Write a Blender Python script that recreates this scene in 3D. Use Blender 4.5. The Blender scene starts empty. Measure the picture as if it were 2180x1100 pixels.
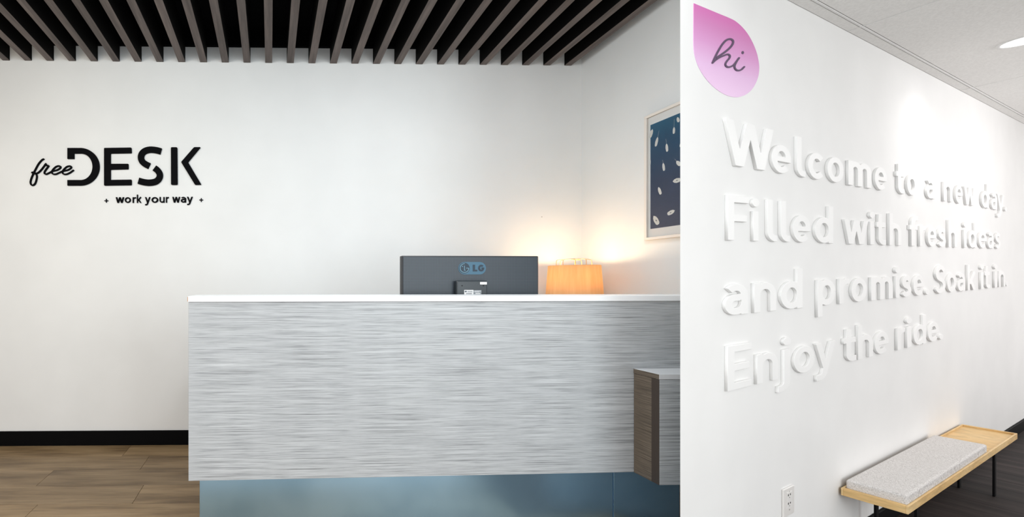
import bpy, bmesh, math, random
import numpy as np
from mathutils import Vector, Matrix
random.seed(7)
sc = bpy.context.scene
COL = sc.collection
R = math.radians

# ------------------------------------------------------------------ camera
F, CX, CY, EYE = 870.0, 590.0, 600.0, 1.10       # focal length and principal point in photo pixels, eye height
cam_d = bpy.data.cameras.new('camera'); cam = bpy.data.objects.new('camera', cam_d); COL.objects.link(cam)
cam_d.sensor_width = 36; cam_d.lens = F*36/2180
cam_d.shift_x = (1090-CX)/2180; cam_d.shift_y = (CY-550)/2180
cam_d.clip_start = 0.05
cam.location = (0, 0, EYE); cam.rotation_euler = (R(90), 0, 0)
sc.camera = cam

# ------------------------------------------------------------------ world, exposure, large lights
w = bpy.data.worlds.new('world'); sc.world = w; w.use_nodes = True
w.node_tree.nodes['Background'].inputs[0].default_value = (1.0, 0.975, 0.965, 1)
w.node_tree.nodes['Background'].inputs[1].default_value = 1.42
sc.view_settings.view_transform = 'Standard'; sc.view_settings.look = 'None'
sc.view_settings.exposure = 0.0; sc.view_settings.gamma = 1.0; sc.view_settings.use_curve_mapping = False

def area_light(name, loc, target, sx, sy, power, color):
    d = bpy.data.lights.new(name, 'AREA'); d.shape = 'RECTANGLE'; d.size = sx; d.size_y = sy
    d.energy = power; d.color = color
    o = bpy.data.objects.new(name, d); COL.objects.link(o); o.location = loc
    o.rotation_euler = (Vector(target)-Vector(loc)).to_track_quat('-Z', 'Y').to_euler()
    return o
area_light('entrance_window_light', (2.0, -1.5, 1.5), (0.9, 2.4, 1.1), 1.3, 1.7, 28, (0.82, 0.96, 1.0))
area_light('added_warm_fill', (-1.6, 0.9, 2.3), (-1.0, 2.6, 0.0), 0.8, 0.5, 14, (1.0, 0.86, 0.66))  # added fill with no fitting behind it, warms the lower left wall

def spot_light(name, loc, target, power, color, size, blend=1.0, soft=0.1):
    d = bpy.data.lights.new(name, 'SPOT'); d.energy = power; d.color = color
    d.spot_size = math.radians(size); d.spot_blend = blend; d.shadow_soft_size = soft
    o = bpy.data.objects.new(name, d); COL.objects.link(o); o.location = loc
    o.rotation_euler = (Vector(target)-Vector(loc)).to_track_quat('-Z', 'Y').to_euler()
    return o
area_light('added_reception_fill', (-0.5, 0.98, 2.45), (0.2, 2.75, 0.9), 1.8, 0.35, 10, (0.72, 0.90, 1.0))  # added fill, no such fitting known; cool light for the back wall only
area_light('added_corridor_fill', (5.2, 1.65, 2.2), (4.3, 2.7, 1.2), 1.8, 0.5, 11, (1.0, 0.99, 1.0))  # added fill out of view, lifts the far wall and shades the letters
area_light('added_counter_fill', (0.92, 1.30, 2.44), (1.15, 1.85, 0.5), 0.6, 0.2, 14, (0.92, 0.97, 1.0))  # unseen lamp added to brighten the right end of the desk

# ------------------------------------------------------------------ frames of reference
class Frame:
    """A vertical-axis frame: x runs along the wall, y away from the viewer, z up (z grows by rise*x)."""
    def __init__(s, o, ang, z0=0.0, rise=0.0):
        s.o = Vector((o[0], o[1])); s.a = ang; s.z0 = z0; s.rise = rise
        s.u = Vector((math.cos(ang), math.sin(ang))); s.v = Vector((-math.sin(ang), math.cos(ang)))
    def pt(s, x, y, z=0.0):
        p = s.o + s.u*x + s.v*y
        return Vector((p.x, p.y, s.z0+z+s.rise*x))
    def on_y(s, px, py, y=0.0):          # pixel -> (x, z) on the plane y = const
        a = (px-CX)/F; o = s.o + s.v*y
        x = (a*o.y-o.x)/(s.u.x-a*s.u.y); Z = o.y+s.u.y*x
        return x, EYE-(py-CY)/F*Z-s.z0-s.rise*x
    def on_x(s, px, py, x):              # pixel -> (y, z) on the plane x = const
        a = (px-CX)/F; o = s.o + s.u*x
        y = (a*o.y-o.x)/(s.v.x-a*s.v.y); Z = o.y+s.v.y*y
        return y, EYE-(py-CY)/F*Z-s.z0-s.rise*x
    def on_z(s, px, py, z):              # pixel -> (x, y) on the plane z = const
        a = (px-CX)/F; b = (py-CY)/F
        # X = aZ ; EYE - bZ = z0+z+rise*x ; X = ox+ux x+vx y ; Z = oy+uy x+vy y
        A = np.array([[s.u.x-a*s.u.y, s.v.x-a*s.v.y], [s.rise+b*s.u.y, b*s.v.y]])
        B = np.array([a*s.o.y-s.o.x, EYE-s.z0-z-b*s.o.y])
        r = np.linalg.solve(A, B); return float(r[0]), float(r[1])

LEFT = Frame((0, 2.7817), 0.017)                       # reception room, y = 0 is its back wall
DESK = Frame((-0.361, 1.664), math.atan(0.0414))       # y = 0 is the desk's front
UX, UY = 2133/2304, 870/2304
RIGHT = Frame((1.448, 1.468), math.atan2(UY, UX), -0.25, 0.02257)   # corridor, y = 0 is the lettered wall, room at y < 0
FY = RIGHT.rise

# ------------------------------------------------------------------ materials
def srgb(r, g, b):
    def f(c):
        c /= 255.0
        return c/12.92 if c <= 0.04045 else ((c+0.055)/1.055)**2.4
    return (f(r), f(g), f(b), 1)
MATS = {}
def mat(name, col=(0.8, 0.8, 0.8, 1), rough=0.6, metal=0.0, spec=0.5, build=None, emit=None, strength=1.0):
    if name in MATS: return MATS[name]
    m = bpy.data.materials.new(name); m.use_nodes = True
    nt = m.node_tree; b = nt.nodes['Principled BSDF']
    b.inputs['Base Color'].default_value = col; b.inputs['Roughness'].default_value = rough
    b.inputs['Metallic'].default_value = metal; b.inputs['Specular IOR Level'].default_value = spec
    if emit:
        b.inputs['Emission Color'].default_value = emit; b.inputs['Emission Strength'].default_value = strength
    if build: build(nt, b)
    MATS[name] = m
    return m
def N(nt, t, **k):
    n = nt.nodes.new(t)
    for a, v in k.items():
        if a.startswith('_'): setattr(n, a[1:], v)
        else: n.inputs[a.replace('__', ' ')].default_value = v
    return n
def noise(nt, scale3, scale=1.0, detail=4.0, rough=0.5, coord='Object', rnd=False):
    tc = N(nt, 'ShaderNodeTexCoord'); mp = N(nt, 'ShaderNodeMapping')
    mp.inputs['Scale'].default_value = scale3
    nt.links.new(tc.outputs[coord], mp.inputs['Vector'])
    if rnd:
        oi = N(nt, 'ShaderNodeObjectInfo'); cb = N(nt, 'ShaderNodeCombineXYZ')
        mu = N(nt, 'ShaderNodeMath', _operation='MULTIPLY'); mu.inputs[1].default_value = 37.0
        nt.links.new(oi.outputs['Random'], mu.inputs[0])
        for i in range(3): nt.links.new(mu.outputs[0], cb.inputs[i])
        nt.links.new(cb.outputs[0], mp.inputs['Location'])
    n = N(nt, 'ShaderNodeTexNoise'); n.inputs['Scale'].default_value = scale
    n.inputs['Detail'].default_value = detail; n.inputs['Roughness'].default_value = rough
    nt.links.new(mp.outputs[0], n.inputs['Vector'])
    return n
def ramp(nt, src, stops):
    r = N(nt, 'ShaderNodeValToRGB'); e = r.color_ramp.elements
    e[0].position, e[0].color = stops[0]; e[1].position, e[1].color = stops[-1]
    for p, c in stops[1:-1]:
        x = e.new(p); x.color = c
    nt.links.new(src, r.inputs['Fac']); return r
def mix(nt, a, b, fac, mode='MIX'):
    m = N(nt, 'ShaderNodeMix', _data_type='RGBA', _blend_type=mode)
    if isinstance(fac, (int, float)): m.inputs[0].default_value = fac
    else: nt.links.new(fac, m.inputs[0])
    for s, i in ((a, 6), (b, 7)):
        if isinstance(s, tuple): m.inputs[i].default_value = s
        else: nt.links.new(s, m.inputs[i])
    return m.outputs[2]
def bump(nt, b, src, strength=0.2, dist=0.002):
    n = N(nt, 'ShaderNodeBump'); n.inputs['Strength'].default_value = strength; n.inputs['Distance'].default_value = dist
    nt.links.new(src, n.inputs['Height']); nt.links.new(n.outputs[0], b.inputs['Normal'])

def paint(name, c, rough=0.7, var=0.02):
    def bd(nt, b):
        n = noise(nt, (1, 1, 1), 2.5, 3)
        c2 = tuple(x*(1-var*2) for x in c[:3])+(1,)
        r = ramp(nt, n.outputs['Fac'], [(0.35, c2), (0.65, c)])
        nt.links.new(r.outputs[0], b.inputs['Base Color'])
        n2 = noise(nt, (1, 1, 1), 420, 3); bump(nt, b, n2.outputs['Fac'], 0.12, 0.0008)
    return mat(name, c, rough, build=bd)
M_WALL = paint('cream_wall_paint', (0.785, 0.79, 0.785, 1))
M_WALL2 = paint('white_wall_paint', (0.83, 0.825, 0.815, 1))
M_LETTER = paint('white_letter_paint', (0.86, 0.855, 0.845, 1), 0.5)
M_BLACK = mat('matt_black', (0.002, 0.002, 0.0025, 1), 0.9, spec=0.08)
M_BASE = mat('black_vinyl', (0.0015, 0.0015, 0.002, 1), 0.6, spec=0.08)
M_SIGN = mat('satin_black_acrylic', (0.003, 0.003, 0.004, 1), 0.6, spec=0.04)

def wood(name, c0, c1, c2, sc3, rough=0.5, rnd=False, tint=0.0, fine=(1, 1, 1), sp=0.5):
    def bd(nt, b):
        n = noise(nt, sc3, 1.0, 6, 0.6, rnd=rnd)
        n2 = noise(nt, fine, 1.0, 3, 0.6, rnd=rnd)
        r = ramp(nt, n.outputs['Fac'], [(0.3, c0), (0.5, c1), (0.72, c2)])
        r2 = ramp(nt, n2.outputs['Fac'], [(0.3, (0.62, 0.62, 0.62, 1)), (0.6, (1, 1, 1, 1))])
        out = mix(nt, r.outputs[0], r2.outputs[0], 0.6, 'MULTIPLY')
        if tint:
            oi = N(nt, 'ShaderNodeObjectInfo')
            r3 = ramp(nt, oi.outputs['Random'], [(0, (1-tint, 1-tint, 1-tint, 1)), (1, (1, 1, 1, 1))])
            out = mix(nt, out, r3.outputs[0], 1.0, 'MULTIPLY')
        nt.links.new(out, b.inputs['Base Color']); bump(nt, b, n2.outputs['Fac'], 0.15, 0.0006)
    return mat(name, c1, rough, build=bd, spec=sp)
M_PLANK = wood('brown_oak_vinyl', srgb(104, 82, 56), srgb(150, 125, 92), srgb(178, 152, 118), (1.6, 14, 1), 0.42, True, 0.28, (5, 130, 1))
M_PLANK2 = wood('dark_walnut_vinyl', srgb(30, 24, 23), srgb(46, 38, 36), srgb(70, 59, 57), (14, 1.6, 1), 0.62, True, 0.2, (130, 5, 1), 0.15)
M_SLAT = wood('grey_brown_slat_veneer', srgb(66, 55, 50), srgb(92, 80, 75), srgb(118, 105, 99), (30, 2.0, 5), 0.5, True, 0.2, (200, 10, 5))
M_SLATSIDE = mat('shaded_slat_side', (0.0035, 0.003, 0.003, 1), 0.8, spec=0.1)  # slat wood with the shade on its sides painted in as near black
M_BIRCH = wood('birch_plywood', srgb(208, 166, 104), srgb(226, 188, 128), srgb(236, 204, 150), (3, 3, 9), 0.5, True, 0.05, (14, 14, 90))
def laminate(name, dark, midc, light, sx=3.0):
    def bd(nt, b):
        n1 = noise(nt, (sx, sx, 430), 1.0, 4, 0.65)
        n2 = noise(nt, (sx*2.4, sx*2.4, 760), 1.0, 3, 0.6)
        n3 = noise(nt, (1.5, 1.5, 90), 1.0, 3, 0.5)
        r1 = ramp(nt, n1.outputs['Fac'], [(0.34, dark), (0.47, midc), (0.66, light)])
        r2 = ramp(nt, n2.outputs['Fac'], [(0.32, (0.28, 0.29, 0.31, 1)), (0.47, (1, 1, 1, 1))])
        r3 = ramp(nt, n3.outputs['Fac'], [(0.3, (0.86, 0.86, 0.87, 1)), (0.7, (1, 1, 1, 1))])
        o = mix(nt, r1.outputs[0], r2.outputs[0], 0.75, 'MULTIPLY')
        o = mix(nt, o, r3.outputs[0], 1.0, 'MULTIPLY')
        nt.links.new(o, b.inputs['Base Color']); bump(nt, b, n1.outputs['Fac'], 0.1, 0.0005)
    return mat(name, midc, 0.36, build=bd)
M_LAM = laminate('silver_grey_laminate', (0.22, 0.23, 0.235, 1), (0.48, 0.50, 0.515, 1), (0.62, 0.645, 0.66, 1))
M_LAMD = laminate('shaded_laminate', srgb(66, 57, 48), srgb(101, 90, 77), srgb(130, 117, 102), 6.0)  # same laminate, with the shade on the cabinet's side put into its colour
M_MON2 = mat('grey_leg_metal', (0.3, 0.3, 0.31, 1), 0.4, 0.5)
M_WHITE = mat('white_solid_surface', (0.90, 0.915, 0.93, 1), 0.35)
def steel(nt, b):
    n = noise(nt, (2, 2, 2), 1.5, 3)
    r = ramp(nt, n.outputs['Fac'], [(0.3, (0.31, 0.50, 0.66, 1)), (0.7, (0.44, 0.66, 0.84, 1))])
    nt.links.new(r.outputs[0], b.inputs['Base Color'])
    n2 = noise(nt, (300, 300, 2), 1.0, 2); bump(nt, b, n2.outputs['Fac'], 0.03, 0.0003)
M_STEEL = mat('blue_steel', (0.36, 0.5, 0.6, 1), 0.27, 0.9, build=steel)
def fabric(nt, b):
    tc = N(nt, 'ShaderNodeTexCoord')
    n1 = noise(nt, (900, 140, 900), 1.0, 2); n2 = noise(nt, (140, 900, 140), 1.0, 2)
    m = N(nt, 'ShaderNodeMath', _operation='ADD'); nt.links.new(n1.outputs['Fac'], m.inputs[0]); nt.links.new(n2.outputs['Fac'], m.inputs[1])
    m2 = N(nt, 'ShaderNodeMath', _operation='MULTIPLY'); m2.inputs[1].default_value = 0.5; nt.links.new(m.outputs[0], m2.inputs[0])
    r = ramp(nt, m2.outputs[0], [(0.38, srgb(168, 163, 160)), (0.5, srgb(212, 208, 205)), (0.62, srgb(232, 229, 227))])
    nt.links.new(r.outputs[0], b.inputs['Base Color']); bump(nt, b, m2.outputs[0], 0.5, 0.0015)
M_FABRIC = mat('light_grey_woven_fabric', (0.5, 0.5, 0.5, 1), 0.95, spec=0.1, build=fabric)
def ceil_tex(nt, b):
    n = noise(nt, (120, 120, 1), 1.0, 2)
    r = ramp(nt, n.outputs['Fac'], [(0.4, (0.80, 0.785, 0.765, 1)), (0.6, (0.86, 0.845, 0.825, 1))])
    nt.links.new(r.outputs[0], b.inputs['Base Color']); bump(nt, b, n.outputs['Fac'], 0.3, 0.001)
M_TILE = mat('woven_white_ceiling_tile', (0.7, 0.7, 0.7, 1), 0.9, spec=0.1, build=ceil_tex)
M_TBAR = mat('white_tbar', (0.78, 0.77, 0.755, 1), 0.5)
M_METAL_BLACK = mat('black_powder_coat', (0.002, 0.002, 0.0025, 1), 0.5, spec=0.15)
M_PLASTIC = mat('almond_white_plastic', (0.80, 0.775, 0.75, 1), 0.35)
M_DARKHOLE = mat('dark_slot', (0.05, 0.045, 0.04, 1), 0.8)
M_SCREW = mat('screw_metal', (0.45, 0.43, 0.40, 1), 0.4, 0.6)
M_FRAME = mat('pale_wood_frame', (0.80, 0.74, 0.68, 1), 0.5)
M_PAPER = mat('white_mount_paper', (0.85, 0.84, 0.82, 1), 0.8)
M_BOAT = mat('printed_boat_white', (0.75, 0.74, 0.70, 1), 0.8)
M_BOAT2 = mat('printed_boat_dark', (0.10, 0.11, 0.13, 1), 0.8)

# ------------------------------------------------------------------ mesh helpers
def link(o, parent=None):
    COL.objects.link(o)
    if parent is not None: o.parent = parent
    return o
def new_obj(name, verts, faces, m, parent=None, smooth=False):
    me = bpy.data.meshes.new(name); me.from_pydata([tuple(v) for v in verts], [], faces); me.update()
    for mm in (m if isinstance(m, (list, tuple)) else [m]): me.materials.append(mm)
    if smooth:
        for p in me.polygons: p.use_smooth = True
    return link(bpy.data.objects.new(name, me), parent)
def from_bm(name, bm, m, parent=None, smooth=False, rise=0.0):
    if rise:
        for v in bm.verts: v.co.z += rise*v.co.x
    bmesh.ops.recalc_face_normals(bm, faces=bm.faces)
    me = bpy.data.meshes.new(name); bm.to_mesh(me); bm.free()
    for mm in (m if isinstance(m, (list, tuple)) else [m]): me.materials.append(mm)
    if smooth:
        for p in me.polygons: p.use_smooth = True
    return link(bpy.data.objects.new(name, me), parent)
def bm_box(bm, x0, x1, y0, y1, z0, z1, bevel=0.0, seg=1):
    vs = [bm.verts.new((x, y, z)) for x in (x0, x1) for y in (y0, y1) for z in (z0, z1)]
    fs = [bm.faces.new([vs[i] for i in f]) for f in
          ((0, 1, 3, 2), (4, 6, 7, 5), (0, 4, 5, 1), (2, 3, 7, 6), (0, 2, 6, 4), (1, 5, 7, 3))]
    bmesh.ops.recalc_face_normals(bm, faces=fs)
    if bevel:
        es = list({e for f in fs for e in f.edges})
        bmesh.ops.bevel(bm, geom=es, offset=bevel, segments=seg, affect='EDGES', profile=0.5)
    return vs
def box(name, x0, x1, y0, y1, z0, z1, m, parent=None, bevel=0.0, seg=1, smooth=False, rise=0.0):
    bm = bmesh.new(); bm_box(bm, x0, x1, y0, y1, z0, z1, bevel, seg)
    return from_bm(name, bm, m, parent, smooth, rise)
def prism(name, pts, z0, z1, m, parent=None, bevel=0.0, rise=0.0):
    bm = bmesh.new()
    a = [bm.verts.new((x, y, z0)) for x, y in pts]; b = [bm.verts.new((x, y, z1)) for x, y in pts]
    n = len(pts)
    bm.faces.new(a); bm.faces.new(b)
    for i in range(n): bm.faces.new((a[i], a[(i+1) % n], b[(i+1) % n], b[i]))
    bmesh.ops.recalc_face_normals(bm, faces=bm.faces)
    if bevel: bmesh.ops.bevel(bm, geom=list(bm.edges), offset=bevel, segments=1, affect='EDGES')
    return from_bm(name, bm, m, parent, rise=rise)
def lathe(name, prof, m, parent=None, n=40, smooth=True):
    vs, fs = [], []
    for r, z in prof:
        for i in range(n):
            t = 2*math.pi*i/n; vs.append((r*math.cos(t), r*math.sin(t), z))
    for j in range(len(prof)-1):
        for i in range(n):
            k = (i+1) % n; fs.append((j*n+i, j*n+k, (j+1)*n+k, (j+1)*n+i))
    return new_obj(name, vs, fs, m, parent, smooth)
def tube(name, pts, r, m, parent=None, n=8):
    pts = [Vector(p) for p in pts]; vs, fs = [], []
    for i, p in enumerate(pts):
        d = (pts[min(i+1, len(pts)-1)]-pts[max(i-1, 0)]).normalized()
        a = d.orthogonal().normalized() if i == 0 else (prev-d*prev.dot(d)).normalized()
        prev = a; b = d.cross(a)
        for k in range(n):
            t = 2*math.pi*k/n; vs.append(p+(a*math.cos(t)+b*math.sin(t))*r)
    for i in range(len(pts)-1):
        for k in range(n):
            q = (k+1) % n; fs.append((i*n+k, i*n+q, (i+1)*n+q, (i+1)*n+k))
    fs.append(tuple(range(n))[::-1]); fs.append(tuple(range((len(pts)-1)*n, len(pts)*n)))
    return new_obj(name, vs, fs, m, parent, True)
def struct(o):
    o['kind'] = 'structure'; return o
def thing(name, label, cat, frame, x, y, z=0.0, group=None):
    o = bpy.data.objects.new(name, None); o.empty_display_size = 0.05; COL.objects.link(o)
    o.location = frame.pt(x, y, z); o.rotation_euler = (0, 0, frame.a)
    o['label'] = label; o['category'] = cat
    if group: o['group'] = group
    return o
def place(o, frame, x=0, y=0, z=0):
    o.location = frame.pt(x, y, z); o.rotation_euler = (0, 0, frame.a); return o

# ------------------------------------------------------------------ drawn strokes -> solid outlines
def catmull(P, n=10, closed=False):
    P = [np.array(p, float) for p in P]; out = []; L = len(P)
    rng = range(L if closed else L-1)
    for i in rng:
        if closed: p0, p1, p2, p3 = P[(i-1) % L], P[i], P[(i+1) % L], P[(i+2) % L]
        else: p0, p1, p2, p3 = P[max(i-1, 0)], P[i], P[i+1], P[min(i+2, L-1)]
        for k in range(n):
            t = k/n
            out.append(0.5*((2*p1)+(-p0+p2)*t+(2*p0-5*p1+4*p2-p3)*t*t+(-p0+3*p1-3*p2+p3)*t**3))
    if not closed: out.append(P[-1])
    return [tuple(p) for p in out]
def arc(cx, cy, rx, ry, a0, a1, n=22):
    return [(cx+rx*math.cos(R(a0+(a1-a0)*i/n)), cy+ry*math.sin(R(a0+(a1-a0)*i/n))) for i in range(n+1)]
def field(strokes, discs, polys, clip, cell, pad):
    """strokes: (points, width, round_caps). Returns closed loops of the union's outline."""
    xs, ys = [], []
    for p, wd, rc in strokes:
        for a in p: xs += [a[0]-wd, a[0]+wd]; ys += [a[1]-wd, a[1]+wd]
    for x, y, r in discs: xs += [x-r, x+r]; ys += [y-r, y+r]
    for p in polys:
        for a in p: xs.append(a[0]); ys.append(a[1])
    x0, x1, y0, y1 = min(xs)-pad, max(xs)+pad, min(ys)-pad, max(ys)+pad
    nx, ny = int((x1-x0)/cell)+2, int((y1-y0)/cell)+2
    gx = x0+0.37*cell+np.arange(nx)*cell; gy = y0+0.41*cell+np.arange(ny)*cell
    X, Y = np.meshgrid(gx, gy, indexing='ij'); D = np.full(X.shape, 1e3)
    for p, wd, rc in strokes:
        h = wd/2; n = len(p); DA = D; D = np.full(X.shape, 1e3)
        for i in range(n-1):
            ax, ay = p[i]; bx, by = p[i+1]; dx, dy = bx-ax, by-ay; L = math.hypot(dx, dy)
            if L < 1e-9: continue
            ux, uy = dx/L, dy/L; t = (X-ax)*ux+(Y-ay)*uy; s = np.abs(-(X-ax)*uy+(Y-ay)*ux)
            D = np.minimum(D, np.maximum(s-h, np.maximum(-t, t-L)))
            if i > 0 or rc: D = np.minimum(D, np.hypot(X-ax, Y-ay)-h)
            if rc and i == n-2: D = np.minimum(D, np.hypot(X-bx, Y-by)-h)
        closed = math.hypot(p[0][0]-p[-1][0], p[0][1]-p[-1][1]) < 1e-6
        if not rc and not closed:
            for (ex, ey), (qx, qy) in ((p[0], p[1]), (p[-1], p[-2])):
                L = math.hypot(ex-qx, ey-qy); t = (X-ex)*(ex-qx)/L+(Y-ey)*(ey-qy)/L
                near = np.hypot(X-ex, Y-ey) < h*1.5
                D = np.where(near, np.maximum(D, t), D)
        D = np.minimum(D, DA)
    for x, y, r in discs: D = np.minimum(D, np.hypot(X-x, Y-y)-r)
    if clip: D = np.maximum(D, np.maximum(clip[0]-Y, Y-clip[1]))
    # marching squares
    edges = {}
    def cross(i, j, k, l):
        a, b = D[i, j], D[k, l]; t = a/(a-b)
        return (gx[i]+(gx[k]-gx[i])*t, gy[j]+(gy[l]-gy[j])*t)
    pts = {}; adj = {}
    S = D < 0
    act = S[:-1, :-1].astype(int)+S[1:, :-1]+S[1:, 1:]+S[:-1, 1:]
    for i, j in zip(*np.where((act > 0) & (act < 4))):
        i, j = int(i), int(j)
        c = [(i, j), (i+1, j), (i+1, j+1), (i, j+1)]; ks = []
        for q in range(4):
            a, b = c[q], c[(q+1) % 4]
            if S[a] != S[b]:
                key = (min(a, b), max(a, b))
                if key not in pts: pts[key] = cross(*a, *b)
                ks.append(key)
        pairs = [(ks[0], ks[1])] if len(ks) == 2 else \
            ([(ks[0], ks[1]), (ks[2], ks[3])] if S[c[1]] else [(ks[3], ks[0]), (ks[1], ks[2])])
        for a, b in pairs:
            adj.setdefault(a, []).append(b); adj.setdefault(b, []).append(a)
    loops, seen = [], set()
    for k in adj:
        if k in seen: continue
        lp = [k]; seen.add(k); cur = k
        while True:
            nxt = [q for q in adj[cur] if q not in seen]
            if not nxt: break
            cur = nxt[0]; seen.add(cur); lp.append(cur)
        if len(lp) > 6: loops.append([pts[q] for q in lp])
    return loops
def rdp(P, eps):
    P = np.array(P); n = len(P)
    def rec(i, j):
        if j <= i+1: return []
        a, b = P[i], P[j]; d = b-a; L = np.hypot(*d)
        q = P[i+1:j]-a
        dist = np.abs(q[:, 0]*d[1]-q[:, 1]*d[0])/L if L > 1e-9 else np.hypot(q[:, 0], q[:, 1])
        k = int(np.argmax(dist))
        if dist[k] < eps: return []
        m = i+1+k; return rec(i, m)+[m]+rec(m, j)
    far = int(np.argmax(np.hypot(P[:, 0]-P[0, 0], P[:, 1]-P[0, 1])))
    idx = [0]+rec(0, far)+[far]+rec(far, n-1)
    return [tuple(P[i]) for i in idx]
def solid(name, loops, mapping, depth, m, parent, bevel=0.0, y0=0.0):
    """loops in drawing units -> plate standing on plane y = y0 reaching depth towards the viewer (-y)."""
    cu = bpy.data.curves.new('outline', 'CURVE'); cu.dimensions = '2D'; cu.fill_mode = 'BOTH'
    for lp in loops:
        q = [mapping(*p) for p in lp]
        sp = cu.splines.new('POLY'); sp.points.add(len(q)-1)
        for i, (x, z) in enumerate(q): sp.points[i].co = (x, z, 0, 1)
        sp.use_cyclic_u = True
    cu.extrude = depth/2-bevel
    if bevel: cu.bevel_depth = bevel; cu.bevel_resolution = 1; cu.offset = -bevel
    tmp = bpy.data.objects.new('outline', cu)
    COL.objects.link(tmp)
    dg = bpy.context.evaluated_depsgraph_get(); ev = tmp.evaluated_get(dg)
    me = bpy.data.meshes.new_from_object(ev)
    bpy.data.objects.remove(tmp); bpy.data.curves.remove(cu)
    for v in me.vertices:
        x, z, d = v.co; v.co = (x, y0-depth/2-d, z)
    me.update()
    # the axis change mirrors the winding: turn the faces back
    bm = bmesh.new(); bm.from_mesh(me); bmesh.ops.remove_doubles(bm, verts=bm.verts, dist=1e-6)
    bmesh.ops.recalc_face_normals(bm, faces=bm.faces); bm.to_mesh(me); bm.free()
    me.materials.clear(); me.materials.append(m); me.name = name
    return link(bpy.data.objects.new(name, me), parent)

XH = 0.69
def glyph(ch, w=0.155):
    h = w/2; st, dc, clip = [], [], None
    def S(*p, rc=False): st.append((list(p), w, rc))
    def SA(p, rc=False): st.append((p, w, rc))
    yc, ry = XH/2, XH/2-h
    def spath(W, H, x0=0.0):
        P = [(.96, .86), (.74, .97), (.48, 1.0), (.18, .92), (.04, .74), (.18, .58), (.5, .495), (.82, .41), (.96, .25), (.84, .07), (.52, 0), (.24, .02), (0, .13)]
        return catmull([(h+x*(W-2*h), h+y*(H-2*h)) for x, y in P], 6)
    if ch == 'W':
        S((.075, 1.02), (.28, -.02)); S((.28, -.02), (.50, 1.02)); S((.50, 1.02), (.72, -.02)); S((.72, -.02), (.925, 1.02)); clip = (0, 1)
    elif ch == 'w':
        S((.065, XH+.02), (.23, -.02)); S((.23, -.02), (.41, XH+.02)); S((.41, XH+.02), (.59, -.02)); S((.59, -.02), (.755, XH+.02)); clip = (0, XH)
    elif ch == 'e':
        SA(arc(.29, yc, .29-h, ry, 0, 315)); st.append(([(h*.6, yc), (.58-h*.15, yc)], w*.8, False))
    elif ch == 'c': SA(arc(.29, yc, .29-h, ry, 42, 318))
    elif ch == 'o': SA(arc(.31, yc, .31-h, ry, 0, 360))
    elif ch == 'l': SA([(h, 1)]+arc(h+.15, h+.15, .15, .15, 180, 270)+[(.29, h)])
    elif ch == 'i': S((.1, 0), (.1, XH)); dc.append((.1, .885, .1))
    elif ch == 'j':
        SA([(.22, XH)]+arc(.06, -.10, .16, .16, 0, -90)+[(0, -.26)]); dc.append((.22, .885, .1))
    elif ch == 't':
        SA([(.16, .93)]+arc(.16+.15, h+.15, .15, .15, 180, 270)+[(.41, h)]); S((0, XH-h), (.39, XH-h))
    elif ch == 'f':
        SA([(.15, 0)]+arc(.15+.14, 1-h-.14, .14, .14, 180, 90)+[(.36, 1-h)]); S((0, XH-h), (.34, XH-h))
    elif ch == 'a':
        SA(arc(.25, XH-h-.19, .19, .19, 140, 0)+[(.44, 0)])
        SA([(.44, .385), (.24, .385)]+arc(.225, .231, .148, .154, 90, 270)+arc(.25, .25, .19, .173, 270, 360))
    elif ch == 'n':
        S((h, 0), (h, XH)); SA(arc(.285, XH-h-.21, .285-h, .21, 180, 0)+[(.57-h, 0)])
    elif ch == 'h':
        S((h, 0), (h, 1)); SA(arc(.285, XH-h-.21, .285-h, .21, 180, 0)+[(.57-h, 0)])
    elif ch == 'u':
        S((.57-h, 0), (.57-h, XH)); SA([(h, XH)]+arc(.285, h+.21, .285-h, .21, 180, 360))
    elif ch == 'm':
        S((h, 0), (h, XH)); r = .155
        SA(arc(h+r, XH-h-.18, r, .18, 180, 0)+[(h+2*r, 0)]); SA(arc(h+3*r, XH-h-.18, r, .18, 180, 0)+[(h+4*r, 0)])
    elif ch == 'r':
        S((h, 0), (h, XH)); SA(arc(.29, XH-h-.21, .29-h, .21, 180, 72))
    elif ch == 'd': SA(arc(.30, yc, .30-h, ry, 0, 360)); S((.60-h, 0), (.60-h, 1))
    elif ch == 'p': SA(arc(.30, yc, .30-h, ry, 0, 360)); S((h, -.29), (h, XH))
    elif ch == 's': SA(spath(.44, XH))
    elif ch == 'S': SA(spath(.58, 1))
    elif ch == 'k': S((h, 0), (h, 1)); S((.14, .27), (.50, .71)); S((.22, .40), (.50, -.03)); clip = (0, 1)
    elif ch == 'y':
        S((.07, XH+.02), (.29, .03)); SA([(.53, XH+.02), (.27, -.10)]+arc(.13, -.06, .145, .17, -20, -90)[3:]+[(.02, -.23)]); clip = (-.4, XH)
    elif ch == '.': dc.append((.1, .1, .1))
    elif ch == 'F': S((h, 0), (h, 1)); S((h, 1-h), (.53, 1-h)); S((h, .50), (.48, .50))
    elif ch == 'E': S((h, 0), (h, 1)); S((h, 1-h), (.55, 1-h)); S((h, .50), (.50, .50)); S((h, h), (.55, h))
    elif ch == 'L': S((h, 0), (h, 1)); S((h, h), (.52, h))
    elif ch == 'G': SA(arc(.38, .5, .38-h, .5-h, 40, 345)+[(.76-h, .46)]); S((.42, .46), (.76, .46))
    elif ch == '+': st.append(([(0, .3), (.46, .3)], .09, False)); st.append(([(.23, .07), (.23, .53)], .09, False))
    return st, dc, clip
GL = {}
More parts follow.
